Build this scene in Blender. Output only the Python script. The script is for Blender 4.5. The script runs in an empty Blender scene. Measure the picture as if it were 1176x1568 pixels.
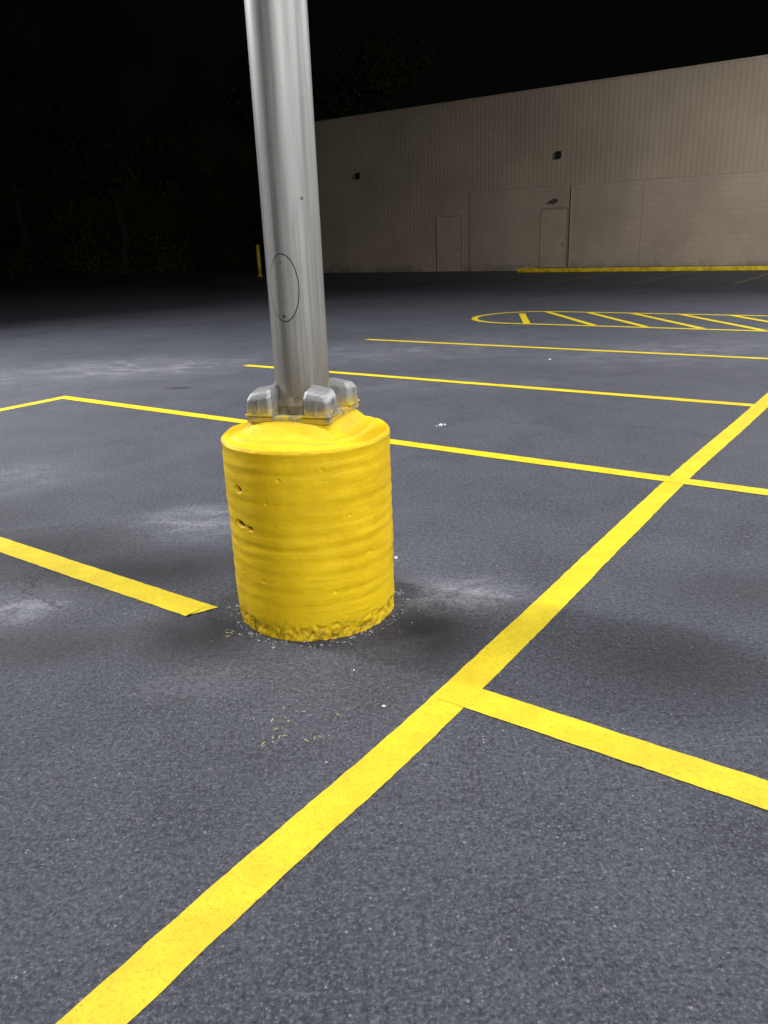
import bpy, bmesh, math, random
from mathutils import Vector, Matrix, noise
random.seed(7)
scene = bpy.context.scene
R = math.radians
LOT = R(-35.5)          # rotation of the painted lot grid
cosL, sinL = math.cos(LOT), math.sin(LOT)
def lot(a, b, z=0.0):
    return Vector((cosL*a - sinL*b, sinL*a + cosL*b, z))

# ---------------------------------------------------------------- helpers
def link(o, parent=None):
    scene.collection.objects.link(o)
    if parent: o.parent = parent
    return o
def empty(name, loc=(0,0,0), rz=0):
    e = bpy.data.objects.new(name, None); e.location = loc; e.rotation_euler = (0,0,rz)
    e.empty_display_size = .2
    return link(e)
def mesh_obj(name, verts, faces, mat, parent=None, smooth=False):
    me = bpy.data.meshes.new(name); me.from_pydata([tuple(v) for v in verts], [], faces); me.update()
    if mat: me.materials.append(mat)
    if smooth:
        for p in me.polygons: p.use_smooth = True
    return link(bpy.data.objects.new(name, me), parent)
def bm_obj(name, bm, mat, parent=None, smooth=False):
    me = bpy.data.meshes.new(name); bm.to_mesh(me); bm.free()
    if mat: me.materials.append(mat)
    if smooth:
        for p in me.polygons: p.use_smooth = True
    return link(bpy.data.objects.new(name, me), parent)
def add_box(bm, x0,x1,y0,y1,z0,z1, bevel=0, mtx=None):
    ret = bmesh.ops.create_cube(bm, size=1)
    vs = ret['verts']
    for v in vs:
        v.co = Vector(((x0+x1)/2+v.co.x*(x1-x0), (y0+y1)/2+v.co.y*(y1-y0), (z0+z1)/2+v.co.z*(z1-z0)))
    if bevel:
        es = list({e for v in vs for e in v.link_edges})
        r = bmesh.ops.bevel(bm, geom=es, offset=bevel, segments=2, affect='EDGES')
        vs = list({v for f in r['faces'] for v in f.verts} | set(v for v in vs if v.is_valid))
    if mtx is not None:
        for v in vs: v.co = mtx @ v.co
def add_cone(bm, p0, p1, r0, r1, seg=12, caps=True):
    p0, p1 = Vector(p0), Vector(p1); d = p1-p0
    q = d.to_track_quat('Z','Y').to_matrix().to_4x4()
    m = Matrix.Translation((p0+p1)/2) @ q
    bmesh.ops.create_cone(bm, cap_ends=caps, segments=seg, radius1=r0, radius2=r1, depth=d.length, matrix=m)

class NT:
    def __init__(s, name):
        s.m = bpy.data.materials.new(name); s.m.use_nodes = True
        s.t = s.m.node_tree; s.b = s.t.nodes['Principled BSDF']
        s.co = s.t.nodes.new('ShaderNodeTexCoord').outputs['Object']
    def n(s, typ, **kw):
        nd = s.t.nodes.new(typ)
        for k, v in kw.items(): setattr(nd, k, v)
        return nd
    def l(s, a, b): s.t.links.new(a, b)
    def mapping(s, scale=(1,1,1), loc=(0,0,0), rot=(0,0,0)):
        mp = s.n('ShaderNodeMapping'); s.l(s.co, mp.inputs[0])
        mp.inputs['Scale'].default_value = scale; mp.inputs['Location'].default_value = loc
        mp.inputs['Rotation'].default_value = rot
        return mp.outputs[0]
    def noise(s, scale, detail=4, rough=.5, co=None, dist=0):
        nd = s.n('ShaderNodeTexNoise'); s.l(co or s.co, nd.inputs['Vector'])
        nd.inputs['Scale'].default_value = scale; nd.inputs['Detail'].default_value = detail
        nd.inputs['Roughness'].default_value = rough; nd.inputs['Distortion'].default_value = dist
        return nd.outputs['Fac']
    def vor(s, scale, feature='F1', co=None, out='Distance', rnd=1):
        nd = s.n('ShaderNodeTexVoronoi', feature=feature); s.l(co or s.co, nd.inputs['Vector'])
        nd.inputs['Scale'].default_value = scale; nd.inputs['Randomness'].default_value = rnd
        return nd.outputs[out]
    def ramp(s, fac, a, b, lo=0.0, hi=1.0):
        nd = s.n('ShaderNodeMapRange'); nd.interpolation_type = 'SMOOTHSTEP'
        s.l(fac, nd.inputs[0]); nd.inputs[1].default_value=a; nd.inputs[2].default_value=b
        nd.inputs[3].default_value=lo; nd.inputs[4].default_value=hi
        return nd.outputs[0]
    def math(s, op, a, b=None):
        nd = s.n('ShaderNodeMath', operation=op)
        for i, x in enumerate((a, b)):
            if x is None: continue
            if isinstance(x, (int, float)): nd.inputs[i].default_value = x
            else: s.l(x, nd.inputs[i])
        return nd.outputs[0]
    def mix(s, fac, a, b, typ='MIX'):
        nd = s.n('ShaderNodeMix', data_type='RGBA', blend_type=typ)
        if isinstance(fac, (int, float)): nd.inputs[0].default_value = fac
        else: s.l(fac, nd.inputs[0])
        for i, x in ((6, a), (7, b)):
            if isinstance(x, tuple): nd.inputs[i].default_value = (*x, 1)
            else: s.l(x, nd.inputs[i])
        return nd.outputs[2]
    def color(s, c):
        if isinstance(c, tuple): s.b.inputs['Base Color'].default_value = (*c, 1)
        else: s.l(c, s.b.inputs['Base Color'])
    def rough(s, r):
        if isinstance(r, (int, float)): s.b.inputs['Roughness'].default_value = r
        else: s.l(r, s.b.inputs['Roughness'])
    def bump(s, h, strength=.5, dist=.002, prev=None):
        nd = s.n('ShaderNodeBump'); nd.inputs['Strength'].default_value = strength
        nd.inputs['Distance'].default_value = dist; s.l(h, nd.inputs['Height'])
        if prev: s.l(prev, nd.inputs['Normal'])
        s.l(nd.outputs[0], s.b.inputs['Normal']); return nd.outputs[0]
    def blob(s, cx, cy, rx, ry, rot=0):
        """soft elliptical mask on the ground at a world place, 1 in the middle"""
        mp = s.n('ShaderNodeMapping', vector_type='TEXTURE'); s.l(s.co, mp.inputs[0])
        mp.inputs['Location'].default_value = (cx, cy, 0); mp.inputs['Rotation'].default_value = (0,0,rot)
        mp.inputs['Scale'].default_value = (rx, ry, 1)
        ln = s.n('ShaderNodeVectorMath', operation='LENGTH'); s.l(mp.outputs[0], ln.inputs[0])
        return s.ramp(ln.outputs['Value'], 0.0, 1.0, 1.0, 0.0)

def simple(name, col, rough=.6, metal=0, var=.15, scale=8, bump=0, bscale=60):
    t = NT(name)
    nz = t.noise(scale, 5, .6)
    dark = tuple(c*(1-var) for c in col); lite = tuple(min(1, c*(1+var)) for c in col)
    t.color(t.mix(t.ramp(nz, .3, .7), dark, lite)); t.rough(rough)
    t.b.inputs['Metallic'].default_value = metal
    if bump: t.bump(t.noise(bscale, 4), bump, .004)
    return t.m

# ---------------------------------------------------------------- materials
def mat_asphalt():
    t = NT('asphalt')
    big = t.noise(.45, 5, .6); mid = t.noise(2.3, 6, .65, dist=.6)
    grain = t.noise(48, 4, .75); fine = t.noise(105, 3, .75); vfine = t.noise(260, 2, .6)
    c = t.mix(t.ramp(big, .3, .7), (.038,.042,.058), (.058,.062,.084))
    c = t.mix(t.ramp(mid, .38, .75, 0, .45), c, (.074,.079,.102))
    c = t.mix(t.ramp(mid, .50, .25, 0, .60), c, (.024,.026,.034))
    # aggregate
    c = t.mix(t.ramp(grain, .50, .66, 0, .48), c, (.120,.125,.150))
    c = t.mix(t.ramp(grain, .50, .36, 0, .65), c, (.013,.014,.018))
    c = t.mix(t.ramp(fine, .52, .66, 0, .65), c, (.175,.18,.205))
    c = t.mix(t.ramp(fine, .47, .32, 0, .88), c, (.007,.007,.009))
    for sc_, thr, k in ((75, .968, .55), (130, .95, .45)):
        vd = t.vor(sc_); vc = t.vor(sc_, out='Color')
        sep = t.n('ShaderNodeSeparateColor'); t.l(vc, sep.inputs[0])
        pick = t.ramp(sep.outputs[0], thr, thr+.02); spot = t.ramp(vd, .34, .2)
        c = t.mix(t.math('MULTIPLY', t.math('MULTIPLY', pick, spot), k), c, (.32,.32,.34))
    # dusty light stains
    wisp = t.noise(2.6, 7, .7, co=t.mapping((1, 2.0, 1)), dist=.7)
    wm = t.ramp(wisp, .38, .70)
    tot = None
    for (x, y, rx, ry, r, k) in [(-1.02,4.15,.66,.42,0,1.0), (-1.66,3.12,.55,.34,.35,.95), (.33,3.06,.50,.33,-.1,1.0),
                                 (-3.1,10.3,2.4,1.5,0,.8), (-5.5,9.6,2.6,1.6,0,.35), (.5,11.0,3.0,2.0,0,.5), (3.6,10.0,2.6,1.8,0,.55),
                                 (.9,8.2,2.0,.9,0,.3), (-2.6,5.2,.9,.6,0,.40), (-.75,2.45,.35,.2,0,.3)]:
        b = t.math('MULTIPLY', t.blob(x, y, rx, ry, r), k)
        tot = b if tot is None else t.math('MAXIMUM', tot, b)
    st = t.math('MULTIPLY', t.math('MULTIPLY', tot, t.ramp(wm, 0, 1, .22, 1)), t.ramp(grain, .3, .6, .25, 1))
    c = t.mix(st, c, (.24,.245,.28))
    # soft shadows of the pedestal painted in, plus tar and damp dirt patches
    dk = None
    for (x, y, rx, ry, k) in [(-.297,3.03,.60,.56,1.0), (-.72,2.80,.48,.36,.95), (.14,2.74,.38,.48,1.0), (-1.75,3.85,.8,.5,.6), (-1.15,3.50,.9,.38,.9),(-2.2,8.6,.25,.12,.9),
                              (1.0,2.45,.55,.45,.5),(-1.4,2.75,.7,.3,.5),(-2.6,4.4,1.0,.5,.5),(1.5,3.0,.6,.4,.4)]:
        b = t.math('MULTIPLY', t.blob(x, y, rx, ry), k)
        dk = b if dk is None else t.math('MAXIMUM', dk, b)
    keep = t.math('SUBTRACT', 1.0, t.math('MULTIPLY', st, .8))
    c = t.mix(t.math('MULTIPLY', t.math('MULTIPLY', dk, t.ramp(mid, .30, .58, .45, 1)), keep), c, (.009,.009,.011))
    # hairline cracks
    wc = t.n('ShaderNodeVectorMath', operation='ADD'); t.l(t.co, wc.inputs[0])
    nn = t.n('ShaderNodeTexNoise'); t.l(t.co, nn.inputs['Vector']); nn.inputs['Scale'].default_value = 2.5; nn.inputs['Detail'].default_value = 6
    sc = t.n('ShaderNodeVectorMath', operation='SCALE'); t.l(nn.outputs['Color'], sc.inputs[0]); sc.inputs['Scale'].default_value = .5
    t.l(sc.outputs[0], wc.inputs[1])
    cr = t.vor(.55, 'DISTANCE_TO_EDGE', co=wc.outputs[0])
    crm = t.math('MULTIPLY', t.ramp(cr, .003, .0004), t.ramp(t.noise(.7, 2), .48, .60))
    c = t.mix(t.math('MULTIPLY', crm, .7), c, (.01,.01,.012))
    t.color(c)
    t.rough(t.ramp(fine, .3, .7, .60, .85))
    t.b.inputs['Specular IOR Level'].default_value = .35
    n1 = t.bump(t.math('ADD', t.math('ADD', fine, grain), t.math('MULTIPLY', vfine, .4)), .75, .008)
    t.bump(mid, .25, .02, prev=n1)
    return t.m

def mat_line():
    t = NT('yellow_road_paint')
    fine = t.noise(105, 3, .75); grain = t.noise(48, 4, .75); mid = t.noise(6, 6, .7)
    c = t.mix(t.ramp(mid, .35, .7), (.58,.445,.005), (.68,.55,.008))
    c = t.mix(t.ramp(fine, .46, .30, 0, .55), c, (.32,.22,.008))
    c = t.mix(t.ramp(grain, .44, .3, 0, .45), c, (.36,.25,.008))
    chip = t.math('MULTIPLY', t.ramp(t.noise(130, 3, .8), .61, .68), t.ramp(t.noise(1.7, 4, .6), .46, .64))
    c = t.mix(t.math('MULTIPLY', chip, .85), c, (.05,.05,.055))
    t.color(c); t.rough(.6)
    t.bump(t.math('ADD', fine, grain), .6, .006)
    return t.m

def mat_worn_line():
    t = NT('worn_yellow_paint')
    c = t.mix(t.ramp(t.noise(25, 5, .7), .42, .58), (.05,.05,.05), (.30,.23,.03))
    t.color(c); t.rough(.7); return t.m

def mat_bollard(attr=True):
    t = NT('yellow_painted_concrete')
    nz = t.noise(5, 6, .65); fine = t.noise(120, 4, .6)
    c = t.mix(t.ramp(nz, .3, .7), (.64,.42,.003), (.75,.52,.006))
    streak = t.noise(7, 6, .65, co=t.mapping((.7,.7,8)))
    c = t.mix(t.ramp(streak, .46, .72, 0, .35), c, (.52,.33,.004))
    sx = t.n('ShaderNodeSeparateXYZ'); t.l(t.co, sx.inputs[0])
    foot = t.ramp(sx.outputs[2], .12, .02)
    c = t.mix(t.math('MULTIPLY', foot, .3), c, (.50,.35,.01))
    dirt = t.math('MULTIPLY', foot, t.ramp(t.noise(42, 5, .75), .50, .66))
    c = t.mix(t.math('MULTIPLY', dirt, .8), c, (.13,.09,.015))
    vd = t.vor(38); vc = t.vor(38, out='Color'); sep = t.n('ShaderNodeSeparateColor'); t.l(vc, sep.inputs[0])
    pin = t.math('MULTIPLY', t.ramp(vd, .16, .07), t.ramp(sep.outputs[0], .86, .90))
    c = t.mix(t.math('MULTIPLY', pin, .6), c, (.16,.10,.01))
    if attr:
        at = t.n('ShaderNodeAttribute', attribute_name='shade_soil')
        c = t.mix(at.outputs['Fac'], c, (.045,.028,.006))  # painted pit shade, together with the darker foot hollows and plate surround
    t.color(c); t.rough(.6); t.b.inputs['Specular IOR Level'].default_value = .3
    n1 = t.bump(fine, .25, .003)
    n2 = t.bump(t.noise(22, 5, .6), .22, .006, prev=n1)
    t.bump(streak, .22, .008, prev=n2)
    return t.m

def mat_metal(name, base, rough, stretch=True, metal=.75, coat=0):
    t = NT(name)
    co = t.mapping((14,14,.35)) if stretch else t.co
    st = t.noise(3.0, 6, .65, co=co); bl = t.noise(9, 5, .6)
    dk = tuple(c*.72 for c in base)
    c = t.mix(t.ramp(st, .3, .7), dk, base)
    c = t.mix(t.ramp(bl, .55, .8, 0, .30), c, tuple(c*.6 for c in base))
    if stretch:
        c = t.mix(t.ramp(t.noise(1.0, 5, .7, co=t.mapping((30,30,1.2))), .56, .72, 0, .5), c, (.15,.145,.13))
        sx = t.n('ShaderNodeSeparateXYZ'); t.l(t.co, sx.inputs[0])
        lowm = t.math('MULTIPLY', t.ramp(sx.outputs[2], 1.25, .92, 0, .8), t.ramp(t.noise(2.0, 5, .7, co=t.mapping((8,8,1.0))), .35, .6, .35, 1))
        c = t.mix(lowm, c, (.20,.17,.115))
    t.color(c); t.b.inputs['Metallic'].default_value = metal
    t.rough(t.ramp(st, .3, .7, rough*.85, rough*1.2))
    if coat:
        t.b.inputs['Coat Weight'].default_value = coat; t.b.inputs['Coat Roughness'].default_value = .10
    t.bump(t.noise(200, 3), .12, .001)
    return t, c

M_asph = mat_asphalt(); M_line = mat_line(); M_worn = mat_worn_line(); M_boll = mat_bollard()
tp, _ = mat_metal('galvanised_pole', (.37,.375,.375), .48, metal=.5, coat=.8); M_pole = tp.m
tc, cc = mat_metal('cast_aluminium', (.38,.39,.41), .5, False, metal=.6)
sx = tc.n('ShaderNodeSeparateXYZ'); tc.l(tc.co, sx.inputs[0])
ov = tc.math('MULTIPLY', tc.ramp(sx.outputs[2], .905, .850), tc.ramp(tc.noise(20, 5, .75), .40, .54))
cdirt = tc.mix(tc.ramp(tc.noise(35, 5, .7), .50, .68, 0, .6), cc, (.14,.13,.11))
tc.color(tc.mix(ov, cdirt, (.50,.37,.03)))
tc.l(tc.ramp(ov, 0, 1, .6, .0), tc.b.inputs['Metallic'])
tc.bump(tc.noise(70, 4, .7), .35, .003)
M_cast = tc.m
M_dark = simple('dark_gap', (.02,.02,.02), .8)
M_bolt = simple('bolt_steel', (.16,.16,.16), .5, .6)
M_rust = simple('stained_base_steel', (.13,.11,.07), .7, .1, .5, 25)
M_head = simple('lamp_housing', (.10,.09,.08), .5, .5)
M_white = simple('pale_litter', (.55,.55,.60), .8, 0, .1, 40)
M_peb = simple('pebble_stone', (.17,.17,.19), .8, 0, .6, 9)
M_straw = simple('dry_straw', (.34,.27,.13), .8, 0, .3, 60)
M_conc = simple('sidewalk_concrete', (.16,.16,.16), .85, 0, .25, 2, .3)
M_bark = simple('bark', (.05,.04,.03), .9, 0, .3, 6, .5, 20)

def mat_leaf():
    t = NT('foliage')
    c = t.mix(t.ramp(t.noise(.6, 4, .6), .3, .7), (.020,.036,.012), (.055,.085,.028))
    t.color(c); t.rough(.8); t.b.inputs['Specular IOR Level'].default_value = .2; return t.m
M_leaf = mat_leaf()
def mat_grass():
    t = NT('grass_ground')
    c = t.mix(t.ramp(t.noise(.8, 6, .7), .3, .7), (.018,.028,.010), (.045,.06,.022))
    t.color(c); t.rough(.95); t.bump(t.noise(30, 4), .6, .05); return t.m
M_grass = mat_grass()
def mat_clad(name, col, blocks=False):
    t = NT(name)
    streak = t.noise(1.2, 6, .65, co=t.mapping((1.6,1,.16))); pat = t.noise(.35, 5, .6)
    c = t.mix(t.ramp(pat, .3, .7), tuple(x*.88 for x in col), tuple(x*1.1 for x in col))
    c = t.mix(t.ramp(streak, .48, .75, 0, .22), c, tuple(x*.72 for x in col))
    sx = t.n('ShaderNodeSeparateXYZ'); t.l(t.co, sx.inputs[0])
    low = t.math('MULTIPLY', t.ramp(sx.outputs[2], .45, .02), t.ramp(t.noise(2.4, 6, .7), .35, .6))
    c = t.mix(t.math('MULTIPLY', low, .5), c, (.06,.055,.045))
    if blocks:
        cx = t.n('ShaderNodeCombineXYZ'); t.l(sx.outputs[0], cx.inputs[0]); t.l(sx.outputs[2], cx.inputs[1])
        br = t.n('ShaderNodeTexBrick'); t.l(cx.outputs[0], br.inputs['Vector'])
        br.inputs['Scale'].default_value = 1; br.inputs['Brick Width'].default_value = .41; br.inputs['Row Height'].default_value = .205
        br.inputs['Mortar Size'].default_value = .010; br.inputs['Color1'].default_value=(1,1,1,1)
        br.inputs['Color2'].default_value=(.96,.96,.96,1); br.inputs['Mortar'].default_value=(.82,.82,.82,1)
        c = t.mix(1.0, c, br.outputs['Color'], 'MULTIPLY')
    t.color(c); t.rough(.85)
    t.bump(t.noise(20, 4), .15, .01)
    return t.m
M_clad = mat_clad('tan_ribbed_cladding', (.36,.295,.225)); M_block = mat_clad('tan_painted_block', (.385,.315,.245), True)
M_door = simple('tan_door_paint', (.39,.315,.245), .6, 0, .08, 3)
M_trim = simple('tan_trim', (.32,.26,.20), .7)
M_yel = simple('yellow_kerb_paint', (.66,.48,.01), .6, 0, .3, 5)

# ---------------------------------------------------------------- ground
g = 600
mesh_obj('ground', [(-g,-g,-.03),(g,-g,-.03),(g,g,-.03),(-g,g,-.03)], [(0,1,2,3)], M_grass)
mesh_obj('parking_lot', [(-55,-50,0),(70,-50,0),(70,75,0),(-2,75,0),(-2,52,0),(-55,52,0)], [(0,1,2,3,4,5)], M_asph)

# painted lines: strips with slightly uneven edges, coordinates (a,b) in the lot grid, metres
def strip(verts, faces, pts, w=.128, z=.002, ends=None):
    dense = []
    for i in range(len(pts)-1):
        p0, p1 = Vector(pts[i]), Vector(pts[i+1]); n = max(2, int((p1-p0).length/.02))
        for k in range(n): dense.append(p0.lerp(p1, k/n))
    dense.append(Vector(pts[-1]))
    b0 = len(verts)
    for i, p in enumerate(dense):
        d = (dense[min(i+1,len(dense)-1)] - dense[max(i-1,0)]).normalized(); nrm = Vector((-d.y, d.x))
        sk = 0
        if ends and i == len(dense)-1: sk = ends
        for s in (-1, 1):
            j = noise.noise(Vector((p.x*14, p.y*14, s*5+w)))*.0030 + noise.noise(Vector((p.x*1.1, p.y*1.1, s*9)))*.004 + noise.noise(Vector((p.x*40, p.y*40, s*5+w)))*.0022
            q = p + nrm*s*(w/2+j) + d*sk*s
            L = lot(q.x, q.y, z); verts.append(L)
        if i: faces.append((b0+2*i-2, b0+2*i-1, b0+2*i+1, b0+2*i))
def smooth_pts(pts, n=16):
    out = []
    P = [Vector(p) for p in pts]
    for i in range(len(P)-1):
        p0 = P[max(i-1,0)]; p1=P[i]; p2=P[i+1]; p3=P[min(i+2,len(P)-1)]
        for k in range(n):
            t=k/n
            out.append(.5*((2*p1)+(-p0+p2)*t+(2*p0-5*p1+4*p2-p3)*t*t+(-p0+3*p1-3*p2+p3)*t**3))
    out.append(P[-1]); return out
V, F = [], []
aF, aG = -1.163, -7.552
strip(V, F, smooth_pts([(-1.17,-9),(-1.17,-3),(-1.175,.57),(-1.150,2.01),(-1.186,4.73),(-1.16,7.3),(-1.16,12.0)]), w=.122)
strip(V, F, [(aG,-3.5),(aG,4.80)])
V2, F2 = [], []
zz = .0035
strip(V2, F2, [(aG-.0,1.985),(-2.38,1.98)], z=zz, ends=.03)
strip(V2, F2, [(-1.19,2.0),(4.2,2.0)], z=zz)
strip(V2, F2, [(aG-.06,4.79),(4.2,4.76)], z=zz, w=.122)
strip(V2, F2, [(-7.26,7.24),(4.2,7.25)], z=zz, w=.115)
strip(V2, F2, [(-7.33,9.99),(4.2,10.0)], z=zz, w=.115)
strip(V2, F2, [(aG,-.75),(4.2,-.75)], z=zz)
b0i, b1i = 12.70, 14.90; rad=(b1i-b0i)/2; cxn = -6.25
arc = [(cxn + rad*math.cos(t), (b0i+b1i)/2 + rad*math.sin(t)) for t in [math.pi*1.5 - math.pi*k/20 for k in range(21)]]
strip(V2, F2, [(4.2,b0i)] + [(cxn,b0i)] + arc[1:-1] + [(cxn,b1i),(4.2,b1i)], z=zz, w=.115)
V3, F3 = [], []
for k in range(-1, 14):
    ta, ba = -6.46+.86*k, -4.70+.86*k
    if k < 0: strip(V3, F3, [(-6.75, 14.35), (-5.9, b0i+.05)], z=.006, w=.12)
    else: strip(V3, F3, [(ta, b1i-.05),(ba, b0i+.05)], z=.006, w=.12)
off = len(V); Vall = V+V2+V3
Fall = F + [tuple(i+off for i in f) for f in F2] + [tuple(i+off+len(V2) for i in f) for f in F3]
lines = mesh_obj('parking_lines', Vall, Fall, M_line)
V4, F4 = [], []
for k in range(12): strip(V4, F4, [(-15.7+2.74*k,23.2),(-15.7+2.74*k,30.1)], w=.10, z=.004)
mesh_obj('worn_parking_lines', V4, F4, M_worn)

# ---------------------------------------------------------------- yellow concrete pedestal
PX, PY = -.297, 3.03
PR = .331; TOP=.765; FRONT = math.atan2(-PY, -PX)
PROT = R(-18)
def superd(x, y, p=4):
    c, s = math.cos(-PROT), math.sin(-PROT)
    xx, yy = c*x - s*y, s*x + c*y
    return (abs(xx)**p + abs(yy)**p)**(1/p)
def sstep(x):
    x = max(0, min(1, x)); return x*x*(3-2*x)
NS, NR = 420, 230
verts, faces, shade_soil = [], [], []
rings = [(.722,.7),(.672,1.3),(.612,.6),(.548,1.2),(.492,.6),(.438,1.0),(.378,1.3),(.318,.7),(.268,1.1),(.205,1.0),(.150,.6)]
pits = [(FRONT-R(54), .597, .018, .012, .028), (FRONT-R(57), .452, .028, .012, .028), (FRONT-R(47), .446, .018, .009, .020),
        (FRONT-R(20), .655, .006, .004, .006), (FRONT+R(8), .69, .005, .004, .006), (FRONT-R(30),.56,.006,.004,.006),(FRONT+R(25),.50,.006,.005,.006),(FRONT+R(40),.33,.006,.005,.006),
        (FRONT+R(12),.20,.006,.006,.006),(FRONT-R(38),.24,.007,.005,.006)]
for i in range(NR+1):
    z0 = -.02 + (TOP-.012+.02)*i/NR
    for j in range(NS):
        th = 2*math.pi*j/NS
        ct, sn = math.cos(th), math.sin(th)
        P = Vector((ct*.33, sn*.33, z0))
        r = PR; so = 0
        for k, (zk, ak) in enumerate(rings):
            zc = zk + .007*math.sin(th + k*1.3) + .006*noise.noise(Vector((ct*1.5, sn*1.5, k*3.1)))
            dz = z0 - zc
            if abs(dz) > .07: continue
            a = .0014*ak*max(0, .75+1.1*noise.noise(Vector((ct*1.6+k*2, sn*1.6, k))))
            wd = .013 + .006*noise.noise(Vector((ct*2, sn*2, k*5)))
            r -= a*math.exp(-(dz/wd)**2)
            r += a*.8*math.exp(-((dz-.026)/.016)**2)
        r += .0040*noise.fractal(P*4, 1, 2, 3) + .0006*noise.fractal(Vector((P.x*10,P.y*10,P.z*34)), 1, 2, 3) + .0004*noise.fractal(P*45, .8, 2, 3)
        r += .002*math.exp(-((z0-.748)/.008)**2)*(1+noise.noise(Vector((ct*3, sn*3, 7))))
        edge = .068 + .030*noise.fractal(Vector((ct*4, sn*4, 2)), 1, 2, 3)
        w = sstep((edge - z0)/.012)
        if w > 0:
            n1 = noise.fractal(P*24, .8, 2.1, 4); n2 = noise.noise(P*52)
            r += w*(-.005 + .0070*n1 + .0035*n2)
            so = w*sstep((-n1-.2)/.5)*.65  # darker in the hollows of the foot
        for (pt, pz, pw, ph, pd) in pits:
            da = (th-pt+math.pi) % (2*math.pi) - math.pi
            e = (da*PR/pw)**2 + ((z0-pz)/ph)**2 + .5*noise.noise(P*70)
            if e < 3:
                f = math.exp(-e*e*1.2) if e > 0 else 1
                r -= pd*f
                if pd > .01: so = max(so, .9*sstep((f-.2)/.5))  # shade painted into the larger pits, which flat lighting leaves pale
        verts.append((r*ct, r*sn, z0)); shade_soil.append(so)
def top_h(x, y):
    d = superd(x, y) + .008*noise.noise(Vector((x*7, y*7, 1)))
    rr = math.hypot(x, y)
    h = TOP + .014*sstep((.256-d)/.016) + .006*(1-rr/PR)
    h += .054*sstep((.236-d)/.075)
    h += .004*noise.fractal(Vector((x*8, y*8, 0)), 1, 2, 4)
    return h
radii = []
for k in range(1, 7):
    a = k/6*math.pi/2; radii.append((PR - .012*(1-math.cos(a)), math.sin(a)))
for k in range(1, 80): radii.append(((PR-.012)*(1-k/80), 1))
for (rr, sa) in radii:
    for j in range(NS):
        th = 2*math.pi*j/NS
        r2 = rr + .0040*noise.fractal(Vector((math.cos(th)*.33, math.sin(th)*.33, .75))*4, 1, 2, 3)*(rr/PR)
        r2 += .004*noise.noise(Vector((math.cos(th)*6, math.sin(th)*6, 3)))*(1-sa)
        x, y = r2*math.cos(th), r2*math.sin(th)
        verts.append((x, y, top_h(x, y) - .012*(1-sa)))
        d = superd(x, y, 6); shade_soil.append(.55*sstep((.185-d)/.02))  # top darker under and around the base plate
tot = len(verts)//NS
for i in range(tot-1):
    for j in range(NS):
        j2 = (j+1) % NS
        faces.append((i*NS+j, i*NS+j2, (i+1)*NS+j2, (i+1)*NS+j))
verts.append((0,0,top_h(0,0))); shade_soil.append(.5); c = len(verts)-1
for j in range(NS): faces.append(((tot-1)*NS+j, (tot-1)*NS+(j+1)%NS, c))
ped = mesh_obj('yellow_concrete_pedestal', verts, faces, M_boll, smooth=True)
at = ped.data.attributes.new('shade_soil', 'FLOAT', 'POINT'); at.data.foreach_set('value', shade_soil)
ped.location = (PX, PY, 0)

# ---------------------------------------------------------------- lamps
def lamp_head(bm, pos, target):
    d = (Vector(target)-Vector(pos)).normalized()
    m = Matrix.Translation(pos) @ (-d).to_track_quat('Z','Y').to_matrix().to_4x4()
    add_box(bm, -.30,.30,-.22,.22,.02,.14, .03, m)
    add_box(bm, -.33,.33,-.25,.25,-.02,.02, .01, m)
def lamp_light(name, pos, target, power, size, parent, spread=140, col=(1,.985,.97)):
    ld = bpy.data.lights.new(name, 'AREA'); ld.shape='DISK'; ld.size = size; ld.energy = power; ld.color = col
    ld.spread = R(spread)
    o = bpy.data.objects.new(name, ld); link(o, parent)
    d = (Vector(target)-Vector(pos)).normalized()
    o.location = Vector(pos) + d*.06
    o.rotation_euler = d.to_track_quat('-Z','Y').to_euler()
def lathe_pole(name, r0, r1, z0, z1, mat, parent, seg=128):
    vs, fs = [], []; n=60
    for i in range(n+1):
        z = z0+(z1-z0)*i/n; r = r0+(r1-r0)*max(0,(i/n-.3)/.7)
        for j in range(seg):
            a=2*math.pi*j/seg; vs.append((r*math.cos(a), r*math.sin(a), z))
    for i in range(n):
        for j in range(seg):
            fs.append((i*seg+j, i*seg+(j+1)%seg, (i+1)*seg+(j+1)%seg, (i+1)*seg+j))
    fs.append(tuple(n*seg+j for j in range(seg)))
    o = mesh_obj(name, vs, fs, mat, parent)
    for p in o.data.polygons[:-1]: p.use_smooth = True
    return o

lampE = empty('unseen_street_lamp', (PX, PY, 0))
lathe_pole('shaft', .105, .085, .868, 8.6, M_pole, lampE)
def oval_plate(name, ang, z, hw, hh, roff, mat, edge=.0):
    vs, fs = [], []; nr, na = 10, 64
    for k in range(nr+1):
        f = k/nr
        for j in range(na):
            t = 2*math.pi*j/na
            u, w = hw*f*math.cos(t), hh*f*math.sin(t)
            rr = .105 + roff
            a = ang + u/.105
            vs.append((rr*math.cos(a), rr*math.sin(a), z+w))
    for k in range(nr):
        for j in range(na):
            fs.append((k*na+j, (k+1)*na+j, (k+1)*na+(j+1)%na, k*na+(j+1)%na))
    return mesh_obj(name, vs, fs, mat, lampE, smooth=True)
HA = FRONT - R(26)
oval_plate('handhole_gap', HA, 1.312, .0600, .1200, .0008, M_dark)
oval_plate('handhole_cover', HA, 1.312, .0560, .1160, .0026, M_pole)
bm = bmesh.new()
for zb, rb in ((1.216,.006),(1.405,.003)):
    d = Vector((math.cos(HA), math.sin(HA), 0))
    add_cone(bm, d*.106+Vector((0,0,zb)), d*.113+Vector((0,0,zb)), rb, rb, 6)
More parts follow.
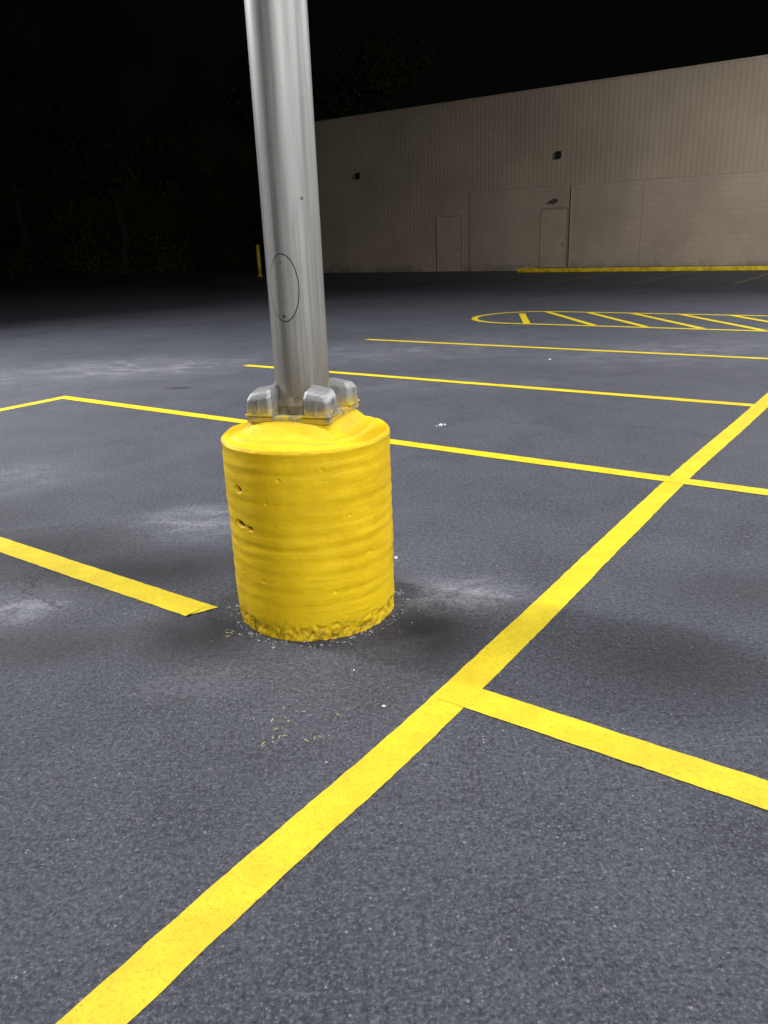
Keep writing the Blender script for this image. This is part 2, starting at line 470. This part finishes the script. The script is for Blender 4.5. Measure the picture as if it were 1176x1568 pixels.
a2 = FRONT + R(24); d2 = Vector((math.cos(a2), math.sin(a2), 0))
add_cone(bm, d2*.103+Vector((0,0,1.612)), d2*.107+Vector((0,0,1.612)), .007, .005, 12)
bm_obj('bolts', bm, M_bolt, lampE)
mt = Matrix.Rotation(PROT, 4, 'Z')
bm = bmesh.new()
add_box(bm, -.168,.168,-.168,.168,.826,.850, .004, mt)
bm_obj('base_plate', bm, M_cast, lampE)
bm = bmesh.new()
add_cone(bm, (0,0,.850), (0,0,.885), .128, .124, 64); add_cone(bm, (0,0,.885), (0,0,.915), .124, .1055, 64)
bm_obj('shoe_collar', bm, M_rust, lampE, smooth=False)
ci = 1
for sx_, sy_ in ((-1,-1),(1,-1),(1,1),(-1,1)):
    bm = bmesh.new()
    cx_, cy_ = sx_*.116, sy_*.116; hb=.053
    lv = [(.8505,1.0,0),(.922,.95,0),(.940,.82,.002),(.945,.74,.003)]
    ch = .22
    plan = [(1,-1+ch),(1,1-ch),(1-ch,1),(-1+ch,1),(-1,1-ch),(-1,-1+ch),(-1+ch,-1),(1-ch,-1)]
    ringsv = []
    for (z, k, lean) in lv:
        ring=[]
        for (ux, uy) in plan:
            x = hb*k*ux - sx_*lean; y = hb*k*uy - sy_*lean
            drop = .009*(x*sx_ + y*sy_)/hb*((z-.8505)/.09)
            ring.append(bm.verts.new((cx_+x, cy_+y, z-drop)))
        ringsv.append(ring)
    for r0_, r1_ in zip(ringsv, ringsv[1:]):
        for q in range(8): bm.faces.new((r0_[q], r0_[(q+1)%8], r1_[(q+1)%8], r1_[q]))
    bm.faces.new(ringsv[-1])
    bmesh.ops.bevel(bm, geom=list(bm.edges), offset=.0022, segments=2, affect='EDGES')
    for v in bm.verts: v.co = mt @ v.co
    add_box(bm, cx_-.0565, cx_+.0565, cy_-.0565, cy_+.0565, .8508, .858, .002, mt)
    add_box(bm, cx_-.004, cx_+.004, cy_+sy_*.050-.007, cy_+sy_*.050+.007, .858, .918, .0015, mt)
    add_box(bm, cx_+sx_*.050-.007, cx_+sx_*.050+.007, cy_-.004, cy_+.004, .858, .918, .0015, mt)
    bm_obj('bolt_cover_%d'%ci, bm, M_cast, lampE); ci+=1
bm = bmesh.new()
arm = Vector((math.cos(R(-20)), math.sin(R(-20)), 0))
heads = []
for s in (-1, 1):
    add_cone(bm, (0,0,8.45), arm*s*1.0+Vector((0,0,8.5)), .04, .035, 12)
    hp = arm*s*1.25+Vector((0,0,8.40)); tg = arm*s*2.2 + Vector((0,2.5,0))
    lamp_head(bm, hp, tg); heads.append((hp, tg))
bm_obj('lamp_heads', bm, M_head, lampE)
for i, (hp, tg) in enumerate(heads): lamp_light('lamp_light_%d'%(i+1), hp, tg, 250, .5, lampE, 150)

def unseen_lamp(x, y, heads, H=8.5):
    e = empty('unseen_street_lamp', (x, y, 0))
    lathe_pole('shaft', .105, .085, .8, H, M_pole, e, 24)
    bm = bmesh.new(); add_cone(bm, (0,0,-.02), (0,0,.76), PR, PR, 48); add_cone(bm, (0,0,.76), (0,0,.80), PR-.01, .2, 48)
    bm_obj('concrete_footing', bm, M_boll, e)
    for i, (target, power, spread) in enumerate(heads):
        t = Vector(target) - Vector((x, y, 0)); ax = Vector((t.x, t.y, 0)).normalized()
        bm = bmesh.new(); add_cone(bm, (0,0,H-.1), ax*.8+Vector((0,0,H)), .04, .035, 12)
        hp = ax*1.0+Vector((0,0,H-.02)); lamp_head(bm, hp, t); bm_obj('lamp_head_%d'%(i+1), bm, M_head, e)
        lamp_light('lamp_light_%d'%(i+1), hp, t, power, .9, e, spread)
unseen_lamp(3.0, -12.0, [((0, 3.0, 0), 400, 90)])
unseen_lamp(14.0, -4.5, [((0, 5, 0), 420, 100)])
unseen_lamp(-14.0, 9.5, [((-3, 9.5, 0), 1150, 92)])  # unseen lamp post, added to brighten the left middle of the lot
wt = lot(-7, 31.8, 2.4)
unseen_lamp(14.5, 13.0, [((6, 11, 0), 850, 112), (tuple(wt), 360, 84)])  # unseen lamp post, added to brighten the middle lot and the wall

# ---------------------------------------------------------------- building (local x along the wall, y away)
B = empty('warehouse_building', (0,0,0), LOT)
x0, x1, yF, H = -27.8, 34.0, 31.8, 6.79
vs, fs = [], []
x = x0; prof = []
while x < x1:
    prof += [(x, yF), (x+.10, yF), (x+.12, yF+.004), (x+.18, yF+.004), (x+.20, yF)]; x += .20
for (px, py) in prof: vs += [(px, py, 0), (px, py, H)]
for i in range(len(prof)-1):
    fs.append((2*i, 2*i+2, 2*i+3, 2*i+1))
mesh_obj('ribbed_front_wall', vs, fs, M_clad, B)
bm = bmesh.new()
add_box(bm, x0+.02, x1, yF+.05, yF+28, 0, H-.05)
bm_obj('main_volume', bm, M_clad, B)
bm = bmesh.new(); add_box(bm, x0-.05, x1+.05, yF-.012, yF+.10, H-.02, H+.05)
bm_obj('parapet_cap', bm, M_trim, B)
bm = bmesh.new()
dl, dr, dh = -14.17, -13.04, 2.38
add_box(bm, -17.5, dl-.05, yF-.03, yF-.002, 0, 3.23)
add_box(bm, dr+.05, x1, yF-.03, yF-.002, 0, 3.23)
add_box(bm, dl-.05, dr+.05, yF-.03, yF-.002, dh+.05, 3.23)
bm_obj('lower_block_wall', bm, M_block, B)
bm = bmesh.new(); add_box(bm, -17.52, x1, yF-.040, yF-.003, 3.232, 3.262)
bm_obj('ledge_flashing', bm, M_trim, B)
def door(name, a, b, h, y):
    bm = bmesh.new(); add_box(bm, a+.003, b-.003, y-.01, y+.02, .01, h-.003, .004)
    bm_obj(name, bm, M_door, B)
    bm = bmesh.new()
    add_box(bm, a-.035, a, y-.032, y+.02, 0, h+.035); add_box(bm, b, b+.035, y-.032, y+.02, 0, h+.035); add_box(bm, a, b, y-.032, y+.02, h, h+.035)
    bm_obj(name+'_frame', bm, M_trim, B)
    bm = bmesh.new(); add_cone(bm, (b-.12, y-.02, 1.0), (b-.12, y-.06, 1.0), .025, .02, 12); add_box(bm, b-.15,b-.09,y-.03,y-.0115,.92,1.12)
    bm_obj(name+'_handle', bm, M_trim, B)
door('steel_door', dl, dr, dh, yF-.012)
door('steel_door_side', -19.15, -17.9, 2.33, yF-.012)
bm = bmesh.new()
add_cone(bm, (-12.90, yF-.06, .15), (-12.90, yF-.06, 3.2), .025, .025, 10)
add_box(bm, -10.06,-10.04,yF-.037,yF-.031,0,3.22); add_box(bm, -22.01,-21.99,yF-.008,yF-.002,0,H-.1); add_box(bm, -4.01,-3.99,yF-.037,yF-.031,0,3.22)
bm_obj('downpipe_and_joints', bm, M_trim, B)
bm = bmesh.new()
for (a, z) in ((-13.5,4.38),(-23.4,4.30),(-2.0,4.4)):
    add_box(bm, a-.10,a+.10,yF-.13,yF-.002,z-.13,z+.13,.02); add_cone(bm,(a,yF-.13,z-.02),(a,yF-.15,z-.02),.07,.07,16)
bm_obj('wall_light_fixtures', bm, simple('dark_fixture', (.012,.012,.012), .5), B)
bm = bmesh.new()
add_box(bm, -13.70,-13.50,yF-.09,yF-.031,2.70,2.77,.01); add_cone(bm,(-13.66,yF-.08,2.72),(-13.72,yF-.18,2.66),.035,.055,12); add_cone(bm,(-13.54,yF-.08,2.72),(-13.48,yF-.18,2.66),.035,.055,12)
bm_obj('twin_floodlight', bm, M_head, B)

bm = bmesh.new(); add_box(bm, -14.35, 34, 30.45, yF-.046, 0.003, .13)
sw = bm_obj('sidewalk', bm, M_conc); sw.rotation_euler=(0,0,LOT)
bm = bmesh.new(); add_box(bm, -14.5, 34, 30.28, 30.448, 0.003, .15, .015); add_box(bm, -14.5,-14.352,30.452,31.7,.003,.15,.015)
kb = bm_obj('yellow_kerb', bm, M_yel); kb.rotation_euler=(0,0,LOT)

bm = bmesh.new(); add_cone(bm, (0,0,0), (0,0,1.38), .085, .085, 24); bmesh.ops.create_uvsphere(bm, u_segments=24, v_segments=10, radius=.085, matrix=Matrix.Translation((0,0,1.38)))
add_cone(bm, (0,0,0), (0,0,.03), .14, .12, 24)
gp = bm_obj('yellow_guard_post', bm, M_yel, smooth=True); gp.location = (-5.55, 39.4, 0)

# ---------------------------------------------------------------- trees
def make_tree_mesh(seed, H=11):
    rnd = random.Random(seed); bm = bmesh.new()
    p = Vector((0,0,-.1)); r=.24; pts=[(p.copy(), r)]
    for k in range(6):
        p = p + Vector((rnd.uniform(-.25,.25), rnd.uniform(-.25,.25), H/7)); r*=.78; pts.append((p.copy(), r))
    for (a, ra), (b, rb) in zip(pts, pts[1:]): add_cone(bm, a, b, ra, rb, 8)
    tips=[]
    for k in range(16):
        i = rnd.randint(1,6); s = pts[i][0]; an=rnd.uniform(0,6.28)
        L = rnd.uniform(1.5,3.4)*(1.1-.08*i)
        e = s + Vector((math.cos(an)*L, math.sin(an)*L, rnd.uniform(.4,1.8))); add_cone(bm, s, e, pts[i][1]*.45, .02, 6); tips += [e, s.lerp(e,.6)]
    nb = len(bm.faces)
    tips.append(pts[-1][0])
    for tpt in tips:
        n = rnd.randint(90,160); rad = rnd.uniform(.6,1.5)
        for k in range(n):
            v = Vector((rnd.gauss(0,1),rnd.gauss(0,1),rnd.gauss(0,.75)))*rad*.6
            c = tpt+v; s=rnd.uniform(.07,.17)
            u = Vector((rnd.gauss(0,1),rnd.gauss(0,1),rnd.gauss(0,1))).normalized(); w = u.orthogonal().normalized()
            bm.faces.new([bm.verts.new(c+u*s), bm.verts.new(c+w*s*.6), bm.verts.new(c-u*s), bm.verts.new(c-w*s*.6)])
    me = bpy.data.meshes.new('tree'); me.materials.append(M_bark); me.materials.append(M_leaf)
    bm.faces.ensure_lookup_table()
    for f in bm.faces[nb:]: f.material_index = 1
    bm.to_mesh(me); bm.free(); return me
tms = [make_tree_mesh(s, h) for s, h in ((1,11),(2,13),(3,9.5))]
rnd = random.Random(3)
k=0
for X in range(-48, 1, 4):
    for row in range(2):
        x = X + rnd.uniform(-1.3,1.3); y = 55 + row*5 + rnd.uniform(-1,1.5)
        a = cosL*x + sinL*y; b = -sinL*x + cosL*y
        if a > -31 and b > 29: continue
        o = bpy.data.objects.new('tree', tms[k%3]); k+=1
        o.location=(x,y,-.03); o.rotation_euler=(0,0,rnd.uniform(0,6.28)); s=rnd.uniform(.9,1.3); o.scale=(s,s,s); link(o)
vs, fs = [], []
for k in range(16000):
    x = rnd.uniform(-52,-6.5); y = 53.6 + abs(rnd.gauss(0,1.0))
    hmax = 2.0 + 1.6*noise.noise(Vector((x*.35,0,4))) + .9*noise.noise(Vector((x*1.3,0,9)))
    a = cosL*x + sinL*y; b = -sinL*x + cosL*y
    if a > -28.3 and b > 30: continue
    c = Vector((x, y, rnd.uniform(0,1)*max(.4,hmax))); s=rnd.uniform(.06,.16)
    u = Vector((rnd.gauss(0,1),rnd.gauss(0,1),rnd.gauss(0,1))).normalized(); w=u.orthogonal().normalized()
    n=len(vs); vs += [c+u*s, c+w*s*.6, c-u*s, c-w*s*.6]; fs.append((n,n+1,n+2,n+3))
mesh_obj('undergrowth', vs, fs, M_leaf)

# ---------------------------------------------------------------- loose gravel and litter
def ico_into(bm, c, r, rnd):
    ret = bmesh.ops.create_icosphere(bm, subdivisions=1, radius=r)
    sc = Vector((rnd.uniform(.7,1.3), rnd.uniform(.7,1.3), rnd.uniform(.45,.8)))
    rot = Matrix.Rotation(rnd.uniform(0,6.28),3,'Z')
    for v in ret['verts']:
        v.co = rot @ Vector((v.co.x*sc.x*rnd.uniform(.8,1.2), v.co.y*sc.y*rnd.uniform(.8,1.2), v.co.z*sc.z)) + Vector((c[0],c[1],c[2]+r*.3))
bm = bmesh.new(); rnd = random.Random(11)
for k in range(90):
    y = .7 + 7*rnd.random()**1.3; x = rnd.uniform(-.62,.62)*(y+.6)
    if math.hypot(x-PX, y-PY) < PR+.01: continue
    ico_into(bm, (x,y,.002), rnd.choice([.0015,.002,.002,.003]), rnd)
for k in range(190):
    an = rnd.uniform(0,6.28); rr = PR + .004 + abs(rnd.gauss(0,.028)); ico_into(bm, (PX+rr*math.cos(an), PY+rr*math.sin(an), 0), rnd.uniform(.002,.008), rnd)
for k in range(60):
    ico_into(bm, (.24+rnd.gauss(0,.14), 3.02+rnd.gauss(0,.10), 0), rnd.uniform(.002,.004), rnd)
bm_obj('gravel', bm, M_peb)
bm = bmesh.new()
for (x,y,r) in [(-.025,2.23,.009),(.495,6.29,.020),(.53,6.31,.012),(.46,6.27,.010),(-.13,2.47,.004),(.05,3.5,.010),(-.2,1.95,.003),(2.1,9.6,.018)]:
    ico_into(bm, (x,y,.002), r, rnd)
bm_obj('white_litter', bm, M_white)
vs, fs = [], []
for (cx,cy,s,n) in [(-.36,2.19,.05,8),(-.37,2.08,.045,6),(-.64,2.80,.04,5),(-.14,2.2,.03,2),(-.25,2.07,.04,4)]:
    for k in range(n):
        x,y = cx+rnd.gauss(0,s*.7), cy+rnd.gauss(0,s*.5); an=rnd.uniform(0,3.14); L=rnd.uniform(.004,.013); w=rnd.uniform(.001,.0028)
        d=Vector((math.cos(an),math.sin(an),rnd.uniform(-.1,.1))); q=Vector((-d.y,d.x,0)); c=Vector((x,y,.005)); b=len(vs)
        up = Vector((0,0,.0015))
        vs += [c-d*L-q*w*.5, c-d*L+q*w*.5, c+q*w+up, c-q*w+up, c+d*L+q*w*.5, c+d*L-q*w*.5]
        fs += [(b,b+3,b+2,b+1),(b+3,b+5,b+4,b+2)]
mesh_obj('dry_straw_litter', vs, fs, M_straw)

# ---------------------------------------------------------------- night sky
W = bpy.data.worlds.new('World'); scene.world = W; W.use_nodes = True
nt = W.node_tree; bg = nt.nodes['Background']
sky = nt.nodes.new('ShaderNodeTexSky'); sky.sky_type='NISHITA'; sky.sun_disc=False
sky.sun_elevation = R(3); sky.sun_rotation = R(200)
nt.links.new(sky.outputs[0], bg.inputs[0]); bg.inputs[1].default_value = .0006

# ---------------------------------------------------------------- camera
cd = bpy.data.cameras.new('Camera'); cam = bpy.data.objects.new('Camera', cd); link(cam)
cd.sensor_fit='VERTICAL'; cd.sensor_height=36; cd.lens=27.41; cd.clip_end=2000; cd.clip_start=.05
rot = Matrix.Rotation(R(90-19.25),4,'X') @ Matrix.Rotation(R(-2.18),4,'Z')
cam.matrix_world = Matrix.Translation((0,0,1.465)) @ rot
scene.camera = cam
scene.view_settings.view_transform='Standard'; scene.view_settings.look='None'; scene.view_settings.exposure=0
